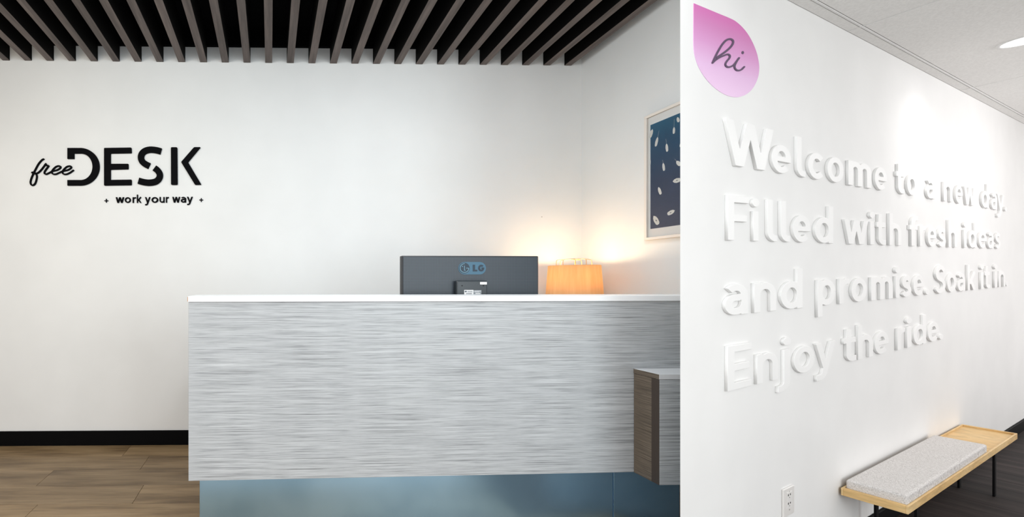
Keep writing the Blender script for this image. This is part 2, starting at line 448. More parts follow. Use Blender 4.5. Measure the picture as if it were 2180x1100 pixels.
def glyph_loops(ch, w=0.155):
    if (ch, w) not in GL:
        st, dc, clip = glyph(ch, w)
        lp = [rdp(l, 0.0022) for l in field(st, dc, [], clip, 0.0125, 0.05)]
        xs = [p[0] for l in lp for p in l]
        GL[(ch, w)] = (lp, min(xs), max(xs))
    return GL[(ch, w)]

# ================================================================== RECEPTION ROOM (left)
WX0, WX1 = -3.0, LEFT.on_y(1238, 600)[0]           # extents of the back wall
SIDE_END = -1.0                                     # where the side wall meets the partition
place(struct(box('wall_back', WX0, WX1, 0, 0.12, 0, 2.95, M_WALL)), LEFT)
place(struct(box('wall_right', WX1, WX1+0.12, SIDE_END, 0.12, -0.25, 2.95, M_WALL)), LEFT)
place(struct(box('wall_left', WX0-0.12, WX0, -2.2, 0.12, 0, 2.95, M_WALL)), LEFT)
bb_top = LEFT.on_y(200, 916)[1]
place(struct(box('baseboard_back', WX0, WX1, -0.012, 0, 0.0, bb_top, M_BASE, bevel=0.002)), LEFT)
place(struct(box('baseboard_left', WX0, WX0+0.012, -1.5, -0.012, 0.0, bb_top, M_BASE, bevel=0.002)), LEFT)

# floor of single planks on a raised slab
fl = struct(prism('floor', [(WX0, -1.5), (1.15, -1.5), (1.30, -1.22), (2.0, -0.98), (WX1, -0.95), (WX1, 0), (WX0, 0)], -0.249, -0.008,
                  mat('grey_screed', (0.08, 0.07, 0.06, 1), 0.8)))
place(fl, LEFT)
pm = None
rows = 8; pw = 0.185
for r in range(rows):
    y1 = -r*pw; y0 = y1-pw
    x = WX0-random.uniform(0.1, 1.1); xmax = WX1 if y0 > -0.95 else (1.62 if y0 > -1.2 else 1.13)
    while x < xmax:
        x1 = min(x+1.22, xmax); xa = max(x, WX0)
        if x1-xa > 0.05:
            o = box('plank', xa+0.0008, x1-0.0008, y0+0.0008, y1-0.0008, -0.008, 0.0, M_PLANK, fl, bevel=0.0006)
        x += 1.22

# dark ceiling with slats; it falls slightly towards the back wall
SL = 0.0287
def slope_obj(o):
    for v in o.data.vertices: v.co.z -= SL*v.co.y
    return o
ZS = LEFT.on_y(0, 129)[1]
ce = struct(slope_obj(box('ceiling', WX0, WX1+0.12, -2.3, 0.0, ZS+0.20, ZS+0.23, M_BLACK)))
place(ce, LEFT)
place(struct(box('trim_1', WX0, WX1, -0.025, 0.0, LEFT.on_y(600, 102)[1], ZS+0.20, M_BLACK)), LEFT)
xa = LEFT.on_y(21.3, 129)[0]; xb = LEFT.on_y(1215.5, 140)[0]; step = (xb-xa)/26
for i in range(-7, 27):
    xr = xa+i*step
    bm = bmesh.new(); bm_box(bm, xr-0.0475, xr, -2.25, -0.001, ZS, ZS+0.19, 0.0015)
    for f in bm.faces: f.material_index = 0 if f.calc_center_median().z < ZS+0.004 else 1
    o = from_bm('slat', bm, [M_SLAT, M_SLATSIDE], ce); slope_obj(o)
# thin black hangers running between the slats
for i in (17, 19, 21):
    o = box('hanger_rail', xa+(i+0.45)*step, xa+(i+0.45)*step+0.012, -2.2, -0.03, ZS+0.185, ZS+0.2, M_METAL_BLACK, ce); slope_obj(o)

# ---------------- wall sign, drawn in the photograph's own proportions
def z4(x, y): return x/4.5417, 280+y/4.5417
sx0, sz0 = LEFT.on_y(240, 430)
sign = thing('logo_sign', 'black lettered sign with script word, capitals and tagline on the white back wall', 'sign', LEFT, sx0, 0, sz0)
def sign_map(x, y):
    px, py = z4(x, y); a, b = LEFT.on_y(px, py, -0.012); return a-sx0, b-sz0
def sign_part(name, strokes=(), polys=None, bevel=0.0006, depth=0.012, mapf=sign_map, clip=None, cell=1.6, eps=0.25, parent=sign, m=M_SIGN, y0=0.0, discs=()):
    loops = [list(p) for p in polys] if polys else [rdp(l, eps) for l in field(list(strokes), list(discs), [], clip, cell, 12)]
    return solid(name, loops, mapf, depth, m, parent, bevel, y0)
def roundc(P, r=7):
    out = []; n = len(P)
    for i in range(n):
        p, a, b = np.array(P[i], float), np.array(P[i-1], float), np.array(P[(i+1) % n], float)
        da, db = (a-p)/np.linalg.norm(a-p), (b-p)/np.linalg.norm(b-p)
        q = min(r, np.linalg.norm(a-p)/2.1, np.linalg.norm(b-p)/2.1)
        s, e = p+da*q, p+db*q
        for t in (0, .33, .66, 1): out.append(tuple((1-t)**2*s+2*t*(1-t)*p+t*t*e))
    return out
Dp = [(650, 157)]+[(775, 157)]+[(775+185*math.cos(R(t)), 338.5-181.5*math.sin(R(t))) for t in range(85, -90, -6)]+[(775, 520), (650, 520), (650, 467), (785, 467)] + \
     [(780+113*math.cos(R(t)), 338.5-128.5*math.sin(R(t))) for t in range(-84, 90, 6)]+[(785, 210), (715, 210), (715, 262), (650, 262)]
sign_part('capital_letter', polys=[Dp])
sign_part('capital_letter', polys=[roundc([(1005, 157), (1269, 153), (1271, 207), (1068, 210), (1068, 310), (1240, 310), (1240, 362), (1068, 366), (1068, 466), (1271, 463), (1271, 516), (1005, 520)])])
Sa = catmull([(1556, 190), (1505, 177), (1448, 173), (1400, 186), (1370, 214), (1361, 250), (1374, 287), (1405, 313), (1443, 332)], 8)
Sb = catmull([(1492, 350), (1522, 374), (1543, 412), (1537, 450), (1506, 480), (1450, 492), (1395, 488), (1337, 473)], 8)
sign_part('capital_letter', strokes=[(Sa, 60, False)])
sign_part('capital_letter', strokes=[(Sb, 60, False)])
sign_part('capital_letter', polys=[roundc([(1652, 150), (1713, 150), (1716, 513), (1653, 513)], 10)])
sign_part('capital_letter', polys=[roundc([(1876, 149), (1940, 149), (1818, 295), (1947, 512), (1885, 513), (1750, 293)], 9)])
fr = [(418, 263), (398, 276), (368, 312), (340, 362), (315, 412), (296, 460), (291, 494), (302, 515), (320, 515), (338, 496), (350, 455), (352, 424), (340, 400), (318, 391), (306, 396), (330, 404), (365, 396), (400, 362), (428, 325), (440, 309), (436, 322), (450, 324), (466, 330), (447, 356), (428, 385), (427, 403), (445, 409), (475, 396), (505, 380), (548, 370), (577, 352), (582, 337), (566, 330), (538, 338), (508, 366), (497, 392), (510, 408), (538, 409), (572, 394), (605, 380), (650, 370), (680, 353), (686, 338), (670, 331), (642, 339), (612, 366), (600, 392), (612, 408), (640, 410), (676, 394), (706, 372)]
sign_part('script_word', strokes=[(catmull(fr, 6), 13, True)], cell=1.3)
TAG = [('+', 1006, 1043, 690), ('w', 1116, 1197, 687), ('o', 1203, 1262, 687), ('r', 1279, 1313, 687), ('k', 1320, 1364, 687), ('y', 1399, 1452, 686), ('o', 1462, 1528, 686), ('u', 1540, 1589, 685),
       ('r', 1602, 1631, 685), ('w', 1664, 1740, 684), ('a', 1746, 1798, 684), ('y', 1806, 1863, 683), ('+', 1926, 1963, 683)]
for ch, x0, x1, base in TAG:
    lp, a, b = glyph_loops(ch, 0.145)
    H = 80.0
    def mp(x, y, x0=x0, x1=x1, a=a, b=b, base=base, H=H):
        return sign_map(x0+(x-a)/(b-a)*(x1-x0), base-y*H)
    solid('plus_mark' if ch == '+' else 'tagline_letter', lp, mp, 0.008, M_SIGN, sign, 0.0004)
# stand-off spacers are hidden: the plates sit straight on the wall
nx, nz = LEFT.on_y(1153, 461.5)
nl = thing('wall_nail', 'tiny dark nail in the white wall above the monitor', 'nail', LEFT, nx, 0, nz)
o = tube('nail_shank', [(0, 0, 0), (0, -0.006, -0.001)], 0.0022, M_SCREW, nl, 8)

# ---------------- framed boat print on the side wall
y_l, zt = LEFT.on_x(1371.5, 252.5, WX1-0.02); _, zb = LEFT.on_x(1371.5, 513, WX1-0.02)
zt += 0.010; zb += 0.003
PW = 0.50; PH = zt-zb
pic = thing('framed_print', 'framed print of white boats on dark blue water, hanging on the side wall', 'picture', LEFT, WX1, y_l, zb)
fw, fd = 0.015, 0.022
for nm, (a0, a1, b0, b1) in {'frame_rail': (0, PW, 0, fw), 'frame_rail.001': (0, PW, PH-fw, PH), 'frame_stile': (0, fw, fw, PH-fw), 'frame_stile.001': (PW-fw, PW, fw, PH-fw)}.items():
    box(nm, -fd, -0.0005, -a1, -a0, b0, b1, M_FRAME, pic, bevel=0.001)
box('mount', -0.010, -0.002, -PW+fw, -fw, fw, PH-fw, M_PAPER, pic)
def pic_uv(zx, zy):                                   # zoomed picture coords -> (distance from left edge, height)
    y, z = LEFT.on_x(1240+zx/3.054, 180+zy/3.054, WX1-0.011)
    u = y_l-y
    z -= 0.045*(u)-0.0                                # the print hangs a touch out of true
    return u, z-zb
def sea(nt, b):
    tc = N(nt, 'ShaderNodeTexCoord'); sp = N(nt, 'ShaderNodeSeparateXYZ'); nt.links.new(tc.outputs['Generated'], sp.inputs[0])
    r = ramp(nt, sp.outputs['Z'], [(0.0, srgb(72, 76, 96)), (0.45, srgb(48, 62, 90)), (0.85, srgb(26, 72, 104)), (1.0, srgb(30, 88, 118))])
    n = noise(nt, (1, 30, 90), 1.5, 3); r2 = ramp(nt, n.outputs['Fac'], [(0.3, (0.85, 0.85, 0.85, 1)), (0.7, (1.1, 1.1, 1.1, 1))])
    nt.links.new(mix(nt, r.outputs[0], r2.outputs[0], 1.0, 'MULTIPLY'), b.inputs['Base Color'])
M_SEA = mat('printed_sea', (0.05, 0.1, 0.2, 1), 0.5, build=sea)
u0, v1 = pic_uv(442, 262); _, v0 = pic_uv(442, 937)
box('sea_print', -0.0108, -0.0102, -(PW-u0), -u0, v0, v1, M_SEA, pic)
bmh, bmd = bmesh.new(), bmesh.new()
def boat(zx, zy, L, B, ang, tail=0):
    u, v = pic_uv(zx, zy); s = 0.00082; ca, sa = math.cos(R(ang)), math.sin(R(ang))
    def P(a, b, d=-0.0112): a, b = a*s, b*s*1.25; return (d, -(u+(b*ca+a*sa)), v+(a*ca-b*sa))
    hull = [(L*.5, 0), (L*.3, B*.36), (0, B*.5), (-L*.38, B*.42), (-L*.5, B*.2), (-L*.5, -B*.2), (-L*.38, -B*.42), (0, -B*.5), (L*.3, -B*.36)]
    bmh.faces.new([bmh.verts.new(P(*q)) for q in hull])
    if tail: bmh.faces.new([bmh.verts.new(P(*q)) for q in ((L*.5, .4), (L*.5+tail, .3), (L*.5+tail, -.3), (L*.5, -.4))])
    if B >= 22: bmd.faces.new([bmd.verts.new(P(*q, -0.0114)) for q in ((L*.02, B*.10), (-L*.14, B*.12), (-L*.14, -B*.06), (L*.02, -B*.08))])
for a in [(622, 217, 36, 14, -15), (595, 288, 44, 13, 2, 50), (447, 316, 58, 20, 20), (483, 367, 62, 16, 14, 40), (549, 402, 56, 14, -6, 30), (528, 528, 56, 14, -8, 20), (624, 500, 44, 18, -35, 20),
          (612, 614, 50, 24, -88), (440, 500, 50, 8, 0), (502, 685, 56, 16, -18), (577, 822, 52, 22, 70), (478, 877, 72, 26, -28), (640, 380, 26, 12, 10),
          (690, 300, 50, 15, 20), (700, 640, 55, 16, -30), (720, 820, 50, 20, 60)]:
    boat(*a)
bo = from_bm('printed_boats', bmh, M_BOAT, pic); bo['kind'] = 'stuff'
bo = from_bm('printed_cockpits', bmd, M_BOAT2, pic); bo['kind'] = 'stuff'
M_GLASS = mat('picture_glass', (1, 1, 1, 1), 0.02)
M_GLASS.node_tree.nodes['Principled BSDF'].inputs['Transmission Weight'].default_value = 1.0
M_GLASS.node_tree.nodes['Principled BSDF'].inputs['IOR'].default_value = 1.08
box('glass_pane', -0.0165, -0.0145, -PW+fw, -fw, fw, PH-fw, M_GLASS, pic)

# ---------------- reception desk
def dz(px, py, y=0.0): return DESK.on_y(px, py, y)
DTOP = dz(900, 629.5)[1]; DFAS = dz(900, 641.5)[1]; DBOT = dz(900, 1013.5)[1]
dxl = 0.0
desk = thing('reception_desk', 'long reception desk clad in streaky silver grey laminate with a white counter edge', 'desk', DESK, 0.0, 0.0, 0.0)
XE = 2.30
box('front_panel', 0.0, XE-0.18, 0.0, 0.022, DBOT, DFAS-0.001, M_LAM, desk, bevel=0.0008)
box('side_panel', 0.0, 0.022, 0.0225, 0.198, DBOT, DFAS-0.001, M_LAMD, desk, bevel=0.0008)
prism('countertop', [(-0.002, -0.004), (XE-0.20, -0.004), (XE, 0.20), (-0.002, 0.20)], DFAS, DTOP, M_WHITE, desk, bevel=0.0012)
box('back_panel', 0.022, XE-0.05, 0.176, 0.196, DBOT+0.02, DFAS-0.001, M_LAM, desk)
box('edge_strip', -0.004, -0.0022, -0.003, 0.05, DFAS+0.002, DTOP-0.003, mat('orange_edge_glue', srgb(190, 130, 60), 0.6), desk)
tab = thing('work_table', 'white work table standing close behind the reception counter under the monitor and lamp', 'table', DESK, 0.03, 0.20, 0.0)
box('table_top', 0.0, XE+0.04, 0.006, 0.70, 0.72, 0.745, M_WHITE, tab, bevel=0.001)
for X_ in (0.03, 1.1, XE-0.13):
    for Y_ in (0.04, 0.62): box('leg', X_, X_+0.04, Y_, Y_+0.04, 0.0, 0.7195, M_MON2, tab, bevel=0.002)
box('plinth_side', 0.06, 0.08, 0.09, 0.198, 0.0, DBOT-0.001, M_WHITE, desk)
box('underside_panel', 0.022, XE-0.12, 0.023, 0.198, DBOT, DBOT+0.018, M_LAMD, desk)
xl = DESK.on_y(425, 1060, 0.08)[0]; xj = DESK.on_y(1305, 1060, 0.08)[0]
box('steel_plinth_panel', xl, xj-0.002, 0.078, 0.089, 0.0, DBOT-0.001, M_STEEL, desk, bevel=0.001)
box('steel_plinth_panel', xj+0.002, XE-0.13, 0.078, 0.089, 0.0, DBOT-0.001, M_STEEL, desk, bevel=0.001)
box('joint_strip', xj-0.002, xj+0.002, 0.083, 0.089, 0.0, DBOT-0.001, mat('blue_joint', srgb(60, 120, 160), 0.6), desk)

# ---------------- low cabinet on the desk's front
bx0, bz1 = dz(1348.5, 784); _, bz0 = dz(1348.5, 1004.5)
# protrusion: its near left edge stands at px 1403.4
cy_, _ = DESK.on_x(1403.4, 800, bx0)
cab = thing('low_side_cabinet', 'small laminate box unit with side coloured as in shade on the right front of the desk', 'cabinet', DESK, bx0, 0.0, bz0)
H_ = bz1-bz0; T_ = 0.020
xr_f = 2.03-bx0                                   # right end at the front, mitred against the partition
prism('body', [(0.018, -0.0012), (0.018, cy_+0.017), (xr_f-0.03, cy_+0.017), (xr_f+0.14, -0.0012)], 0.0, H_-T_-0.001, M_LAM, cab)
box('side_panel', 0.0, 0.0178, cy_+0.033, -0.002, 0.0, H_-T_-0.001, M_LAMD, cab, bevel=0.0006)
box('corner_strip', 0.0, 0.0178, cy_+0.0167, cy_+0.0327, 0.0, H_-T_-0.001, mat('dark_brown_edge', srgb(62, 52, 45), 0.5), cab, bevel=0.0005)
box('front_edge', -0.0002, 0.0012, cy_+0.0004, cy_+0.0163, 0.0, H_-T_-0.001, mat('dark_brown_edge'), cab)
box('front_panel', 0.0014, xr_f, cy_, cy_+0.0165, 0.0, H_-T_-0.001, M_LAM, cab, bevel=0.0005)
prism('top_panel', [(0.0, -0.0012), (0.0, cy_-0.001), (xr_f, cy_-0.001), (xr_f+0.14, -0.0012)], H_-T_, H_, mat('pale_grey_top', (0.66, 0.67, 0.69, 1), 0.3), cab, bevel=0.0006)
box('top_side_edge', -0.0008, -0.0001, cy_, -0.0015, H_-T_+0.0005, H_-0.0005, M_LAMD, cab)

# ---------------- monitor seen from behind
MY = 0.255
mx0, mz1 = dz(855.5, 544, MY); mx1, _ = dz(1146.5, 544, MY)
MW = mx1-mx0; WT = 0.745
mon = thing('computer_monitor', 'black computer monitor seen from behind, standing behind the reception counter', 'monitor', DESK, (mx0+mx1)/2, MY, WT)
zt_ = mz1-WT; hw = MW/2
def perf(nt, b):
    tc = N(nt, 'ShaderNodeTexCoord'); mp = N(nt, 'ShaderNodeMapping'); mp.inputs['Scale'].default_value = (190, 1, 190)
    nt.links.new(tc.outputs['Object'], mp.inputs['Vector'])
    v = N(nt, 'ShaderNodeTexVoronoi'); v.inputs['Scale'].default_value = 1.0; v.inputs['Randomness'].default_value = 0.0
    nt.links.new(mp.outputs[0], v.inputs['Vector'])
    r = ramp(nt, v.outputs['Distance'], [(0.25, (0.022, 0.027, 0.034, 1)), (0.42, (0.05, 0.064, 0.08, 1))])
    nt.links.new(r.outputs[0], b.inputs['Base Color']); bump(nt, b, v.outputs['Distance'], 0.5, 0.001)
M_PERF = mat('perforated_black_plastic', (0.04, 0.05, 0.06, 1), 0.38, build=perf)
M_MON = mat('black_monitor_plastic', (0.02, 0.022, 0.026, 1), 0.4)
SH = 0.385
bm = bmesh.new(); bm_box(bm, -hw, hw, 0.0, 0.032, zt_-SH, zt_, 0.004, 2)
from_bm('housing', bm, M_MON, mon)
box('rear_grille', -hw+0.006, hw-0.006, -0.0025, -0.0002, zt_-SH+0.006, zt_-0.005, M_PERF, mon, bevel=0.001)
box('screen', -hw+0.012, hw-0.012, 0.0322, 0.0335, zt_-SH+0.02, zt_-0.012, mat('screen_glass', (0.01, 0.01, 0.012, 1), 0.15), mon)
def mm(px, py, y=-0.003):
    a, b = dz(px, py, MY+y); return a-(mx0+mx1)/2, b-WT
hx0, hz1 = mm(972, 597, -0.03); hx1, _ = mm(1037.5, 597, -0.03)
bm = bmesh.new(); bm_box(bm, hx0, hx1, -0.032, -0.003, hz1-0.20, hz1, 0.006, 3)
from_bm('rear_mount', bm, mat('black_gloss_plastic', (0.03, 0.038, 0.045, 1), 0.28), mon)
def mm_box(name, a, b, c, d, m, y0=-0.0332, t=0.001, par=None):
    x0, z1 = mm(800+a/4.36, 500+b/4.36, y0); x1, z0 = mm(800+c/4.36, 500+d/4.36, y0)
    return box(name, x0, x1, y0-t, y0+0.0009, z0, z1, m, par or mon)
M_STICK = mat('white_sticker', (0.8, 0.8, 0.8, 1), 0.6)
mm_box('sticker', 968, 436, 1030, 459, M_STICK)
stk = mm_box('sticker', 820, 510, 906, 590, M_STICK)
stk2 = mm_box('sticker', 907, 512, 980, 590, mat('grey_sticker', (0.25, 0.27, 0.29, 1), 0.6))
M_INK = mat('sticker_ink', (0.12, 0.14, 0.16, 1), 0.7)
for i, (a, b, c, d) in enumerate([(826, 517, 844, 530), (850, 520, 898, 523), (850, 528, 898, 531), (838, 541, 892, 546), (838, 550, 892, 553)]):
    mm_box('sticker_print', a, b, c, d, M_INK, -0.0345, 0.0004, stk)
for i, (a, b, c, d) in enumerate([(915, 518, 975, 522), (915, 528, 960, 531), (925, 538, 970, 546)]):
    mm_box('sticker_print', a, b, c, d, M_STICK, -0.0345, 0.0004, stk2)
for a in (802, 1000):
    x, z = mm(800+a/4.36, 500+470/4.36, -0.033)
    tube('screw', [(x, -0.0325, z), (x, -0.0338, z)], 0.0025, mat('dark_screw', (0.005, 0.005, 0.006, 1), 0.5), mon, 10)
box('stand_neck', -0.03, 0.03, 0.0, 0.03, 0.012, zt_-SH-0.0005, M_MON, mon, bevel=0.003)
box('stand_foot', -0.14, 0.14, -0.05, 0.14, 0.0, 0.012, M_MON, mon, bevel=0.004)
# badge: a teal pill with a round face mark and two letters
def badge_map(x, y): return mm(800+x/4.36, 500+y/4.36, -0.004)
sign_kw = dict( mapf=badge_map, cell=1.2, eps=0.2)
pill = [(x, y) for x, y in arc(825, 308, 58, 58, 90, 270, 14)]+[(x, y) for x, y in arc(965, 308, 58, 58, -90, 90, 14)]
badge = sign_part('badge', polys=[pill], depth=0.0012, y0=-0.0026, bevel=0, m=mat('teal_badge', srgb(58, 98, 120), 0.4), parent=mon, mapf=badge_map)
M_BD = mat('dark_badge_blue', srgb(22, 42, 58), 0.4); M_BL = mat('badge_line', srgb(92, 132, 150), 0.4)
sign_part('round_mark', strokes=[], discs=[(822, 307, 49)], depth=0.0008, y0=-0.0038, bevel=0, m=M_BD, parent=badge, **sign_kw)
sign_part('round_mark_line', strokes=[(arc(822, 307, 40, 40, 95-0, -225+360-360, 40)[::-1] if False else arc(822, 307, 40, 40, 0, 275, 40), 6, False), ([(862, 307), (838, 307)], 6, False), ([(822, 285), (822, 327), (832, 327)], 6, False)],
          discs=[(803, 291, 5)], depth=0.0006, y0=-0.0046, bevel=0, m=M_BL, parent=badge, **sign_kw)
for ch, x0, x1 in (('L', 900, 942), ('G', 950, 1006)):
    lp, a, b = glyph_loops(ch, 0.26)
    def mp(x, y, x0=x0, x1=x1, a=a, b=b): return badge_map(x0+(x-a)/(b-a)*(x1-x0), 338-y*62)
    solid('badge_letter', lp, mp, 0.0008, M_BD, badge, 0.0, -0.0038)

# ---------------- table lamp
LY = 0.80
lx, lz = dz(1221.5, 565, LY)
lamp = thing('table_lamp', 'glowing table lamp with tapered orange shade and wire loops, in the corner', 'lamp', DESK, lx, LY, WT)
dist = DESK.pt(lx, LY).y; k = dist/F
rt, rb = 46*k, 51.5*k; ztop = lz-WT; zbot = ztop-0.235
def shade(nt, b):
    out = nt.nodes['Material Output']; tr = N(nt, 'ShaderNodeBsdfTranslucent'); df = N(nt, 'ShaderNodeBsdfDiffuse')
    tc = N(nt, 'ShaderNodeTexCoord'); n = noise(nt, (60, 60, 3), 1.0, 3)
    r = ramp(nt, n.outputs['Fac'], [(0.3, srgb(240, 198, 142)), (0.7, srgb(246, 211, 160))])
    nt.links.new(r.outputs[0], tr.inputs[0]); nt.links.new(r.outputs[0], df.inputs[0])
    mx = N(nt, 'ShaderNodeMixShader'); mx.inputs[0].default_value = 0.34
    nt.links.new(df.outputs[0], mx.inputs[1]); nt.links.new(tr.outputs[0], mx.inputs[2]); nt.links.new(mx.outputs[0], out.inputs['Surface'])
M_SHADE = mat('orange_linen_shade', (0.8, 0.5, 0.2, 1), 0.9, build=shade)
sh = lathe('lamp_shade', [(rb, zbot), (rt, ztop), (rt-0.0015, ztop), (rb-0.0015, zbot), (rb, zbot)], M_SHADE, lamp, 56)
M_WIRE = mat('cream_wire', srgb(196, 150, 84), 0.5)
for t, off in ((0.0, -0.03), (0.12, 0.034), (1.2, -0.035), (1.35, 0.035)):
    ca, sa = math.cos(t), math.sin(t); L = rt*0.68
    P = [(-L, 0, ztop-0.012), (-L, 0, ztop+0.022), (-L*.86, 0, ztop+0.036), (0, 0, ztop+0.040), (L*.86, 0, ztop+0.036), (L, 0, ztop+0.022), (L, 0, ztop-0.012)]
    P = [(x*ca-(y+off)*sa, x*sa+(y+off)*ca, z) for x, y, z in P]
    Q = [(q[0], q[1], q[2]) for q in P]
    xs_ = catmull([(q[0], q[2]) for q in Q], 5); ys_ = catmull([(q[0], q[1]) for q in Q], 5)
    tube('wire_loop', [(a[0], b[1], a[1]) for a, b in zip(xs_, ys_)], 0.0017, M_WIRE, lamp, 6)
for zz, rr in ((ztop-0.003, rt-0.003), (zbot+0.004, rb-0.003)):
    tube('shade_ring', [(rr*math.cos(R(a)), rr*math.sin(R(a)), zz) for a in range(0, 361, 12)], 0.0018, M_WIRE, lamp, 6)
for a in (20, 140, 260):
    tube('shade_arm', [(0.012*math.cos(R(a)), 0.012*math.sin(R(a)), zbot+0.03), (rb*0.97*math.cos(R(a)), rb*0.97*math.sin(R(a)), zbot+0.01)], 0.0015, M_WIRE, lamp, 6)
lathe('lamp_base', [(0, 0), (0.065, 0), (0.066, 0.008), (0.05, 0.016), (0.03, 0.03), (0.045, 0.08), (0.05, 0.12), (0.035, 0.17), (0.014, 0.19), (0.012, zbot+0.04), (0, zbot+0.04)],
      mat('cream_ceramic', (0.7, 0.62, 0.5, 1), 0.3), lamp, 32)
bz = zbot+0.150
lathe('bulb', [(0.001, bz-0.075), (0.013, bz-0.07), (0.016, bz-0.05), (0.03, bz-0.01), (0.032, bz+0.012), (0.022, bz+0.034), (0.001, bz+0.043)],
      mat('warm_bulb', (1, 0.8, 0.5, 1), 0.5, emit=(1.0, 0.82, 0.6, 1), strength=14.0), lamp, 24)
pl = bpy.data.lights.new('bulb_light', 'POINT'); pl.energy = 4.6; pl.color = (1.0, 0.77, 0.50); pl.shadow_soft_size = 0.03
po = bpy.data.objects.new('bulb_light', pl); link(po, lamp); po.location = (0, 0, ztop-0.035)

# ================================================================== CORRIDOR (right)
SE = 5.9                                             # far end of the lettered wall
VC = RIGHT.on_y(1900, 548-0.523*(2723-1900))[1]      # ceiling height
VB0 = 0.0
VB1 = RIGHT.on_y(2150, 548+0.629*(2723-2150))[1]     # top of the black base
se = LEFT.pt(WX1, SIDE_END)                           # point where the side wall stops
def to_right(p):
    d = Vector((p.x, p.y))-RIGHT.o; return d.dot(RIGHT.u), d.dot(RIGHT.v)
ex, ey = to_right(se); ex2, ey2 = to_right(LEFT.pt(WX1+0.12, SIDE_END))
place(struct(prism('wall_lettered', [(0, 0), (SE, 0), (SE, 0.12), (ex2+0.02, 0.12), (ex2, ey2-0.001), (ex, ey-0.001)], 0.0, VC+0.01, M_WALL2, rise=FY)), RIGHT)
place(struct(box('baseboard_right', 0.006, SE, -0.012, -0.0002, 0.0, VB1, M_BASE, bevel=0.002, rise=FY)), RIGHT)

f2 = struct(box('floor', 0.0, SE, -2.6, -0.0005, -0.06, -0.008, mat('dark_screed', (0.02, 0.018, 0.018, 1), 0.8), rise=FY)); place(f2, RIGHT)
pw2 = 0.20; i = 0; x = 0.0
while x < SE-0.01:
    x1 = min(x+pw2, SE); y = -0.001+random.uniform(0.0, 1.0)
    while y > -2.6:
        ya, yb = min(y, -0.001), max(y-1.2, -2.6)
        if ya-yb > 0.05:
            bm = bmesh.new(); bm_box(bm, x+0.0008, x1-0.0008, yb+0.0008, ya-0.0008, -0.008, 0.0, 0.0005)
            from_bm('plank', bm, M_PLANK2, f2, rise=FY)
        y -= 1.2
    x = x1
slab = struct(box('floor_slab', -4.5, 5.5, -4.0, 4.2, -0.36, -0.315, mat('dark_screed'))); slab.location = (0, 0, 0)
lob = struct(prism('floor_lobby', [(-3.2, -2.6), (3.2, -2.6), (1.6, -0.1), (1.40, 1.34), (-3.2, 1.24)], -0.31, -0.252, mat('lobby_stone', (0.5, 0.48, 0.45, 1), 0.5)))
lob.location = (0, 0, 0)

# ceiling tiles, flush bars between them
g1 = RIGHT.on_z(1743.6, 0, VC); g2 = RIGHT.on_z(2180, 251, VC); c1 = RIGHT.on_z(1825, 60, VC); c2 = RIGHT.on_z(2140, 174, VC)
ce2 = struct(box('ceiling', 0.0, SE, -2.6, 0.0, VC+0.012, VC+0.03, M_TBAR, rise=FY)); place(ce2, RIGHT)
yl = (g1[1]+g2[1])/2; gx = c1[0]; tw = max(0.9, min(c2[0]-c1[0], 1.9)); tl = 0.62
print('ceiling grid', g1, g2, c1, c2, VC)
xs_ = sorted({0.0, SE} | {gx+k*tw for k in range(-3, 9) if 0.05 < gx+k*tw < SE-0.05}); ys_ = [0.0, yl]+[yl-tl*k for k in range(1, 5) if yl-tl*k > -2.6]+[-2.6]
g = 0.006
for a, b in zip(xs_[:-1], xs_[1:]):
    for c, d in zip(ys_[:-1], ys_[1:]):
        bm = bmesh.new(); bm_box(bm, a+g, b-g, d+g, c-g if c < 0 else c-0.001, VC, VC+0.012, 0.0012); from_bm('ceiling_tile', bm, M_TILE, ce2, rise=FY)
for a in xs_[1:-1]:
    box('ceiling_bar', a-g*.7, a+g*.7, -2.6, -0.001, VC-0.0012, VC+0.0118, M_TBAR, ce2, rise=FY, bevel=0.001)
for c in ys_[1:-1]:
    box('ceiling_bar', 0, SE, c-g*.7, c+g*.7, VC-0.0010, VC+0.0118, M_TBAR, ce2, rise=FY, bevel=0.001)

# downlights: one shows at the photograph's right edge, its neighbours stand in the same row
dx, dy = RIGHT.on_z(2186, 84, VC)
print('downlight at', dx, dy)
for xk in (dx,):
    t = thing('recessed_downlight', 'round glowing recessed downlight in the white tiled ceiling above the corridor', 'downlight', RIGHT, xk, dy, VC-0.0012)
    lathe('trim_ring', [(0.082, 0.0), (0.081, -0.004), (0.070, -0.005), (0.066, -0.001), (0.066, 0.0)], M_TBAR, t, 36)
    lathe('lens', [(0.066, -0.0015), (0.035, -0.0022), (0.0005, -0.0024)], mat('lit_lens', (1, 1, 1, 1), 0.5, emit=(1.0, 0.98, 1.0, 1), strength=9.0), t, 36)
    sd = bpy.data.lights.new('downlight_beam', 'SPOT'); sd.energy = 11; sd.spot_size = R(150); sd.spot_blend = 1.0; sd.shadow_soft_size = 0.07; sd.color = (1.0, 0.97, 0.95)
    so = bpy.data.objects.new('downlight_beam', sd); link(so, t); so.location = (0, 0, -0.02)

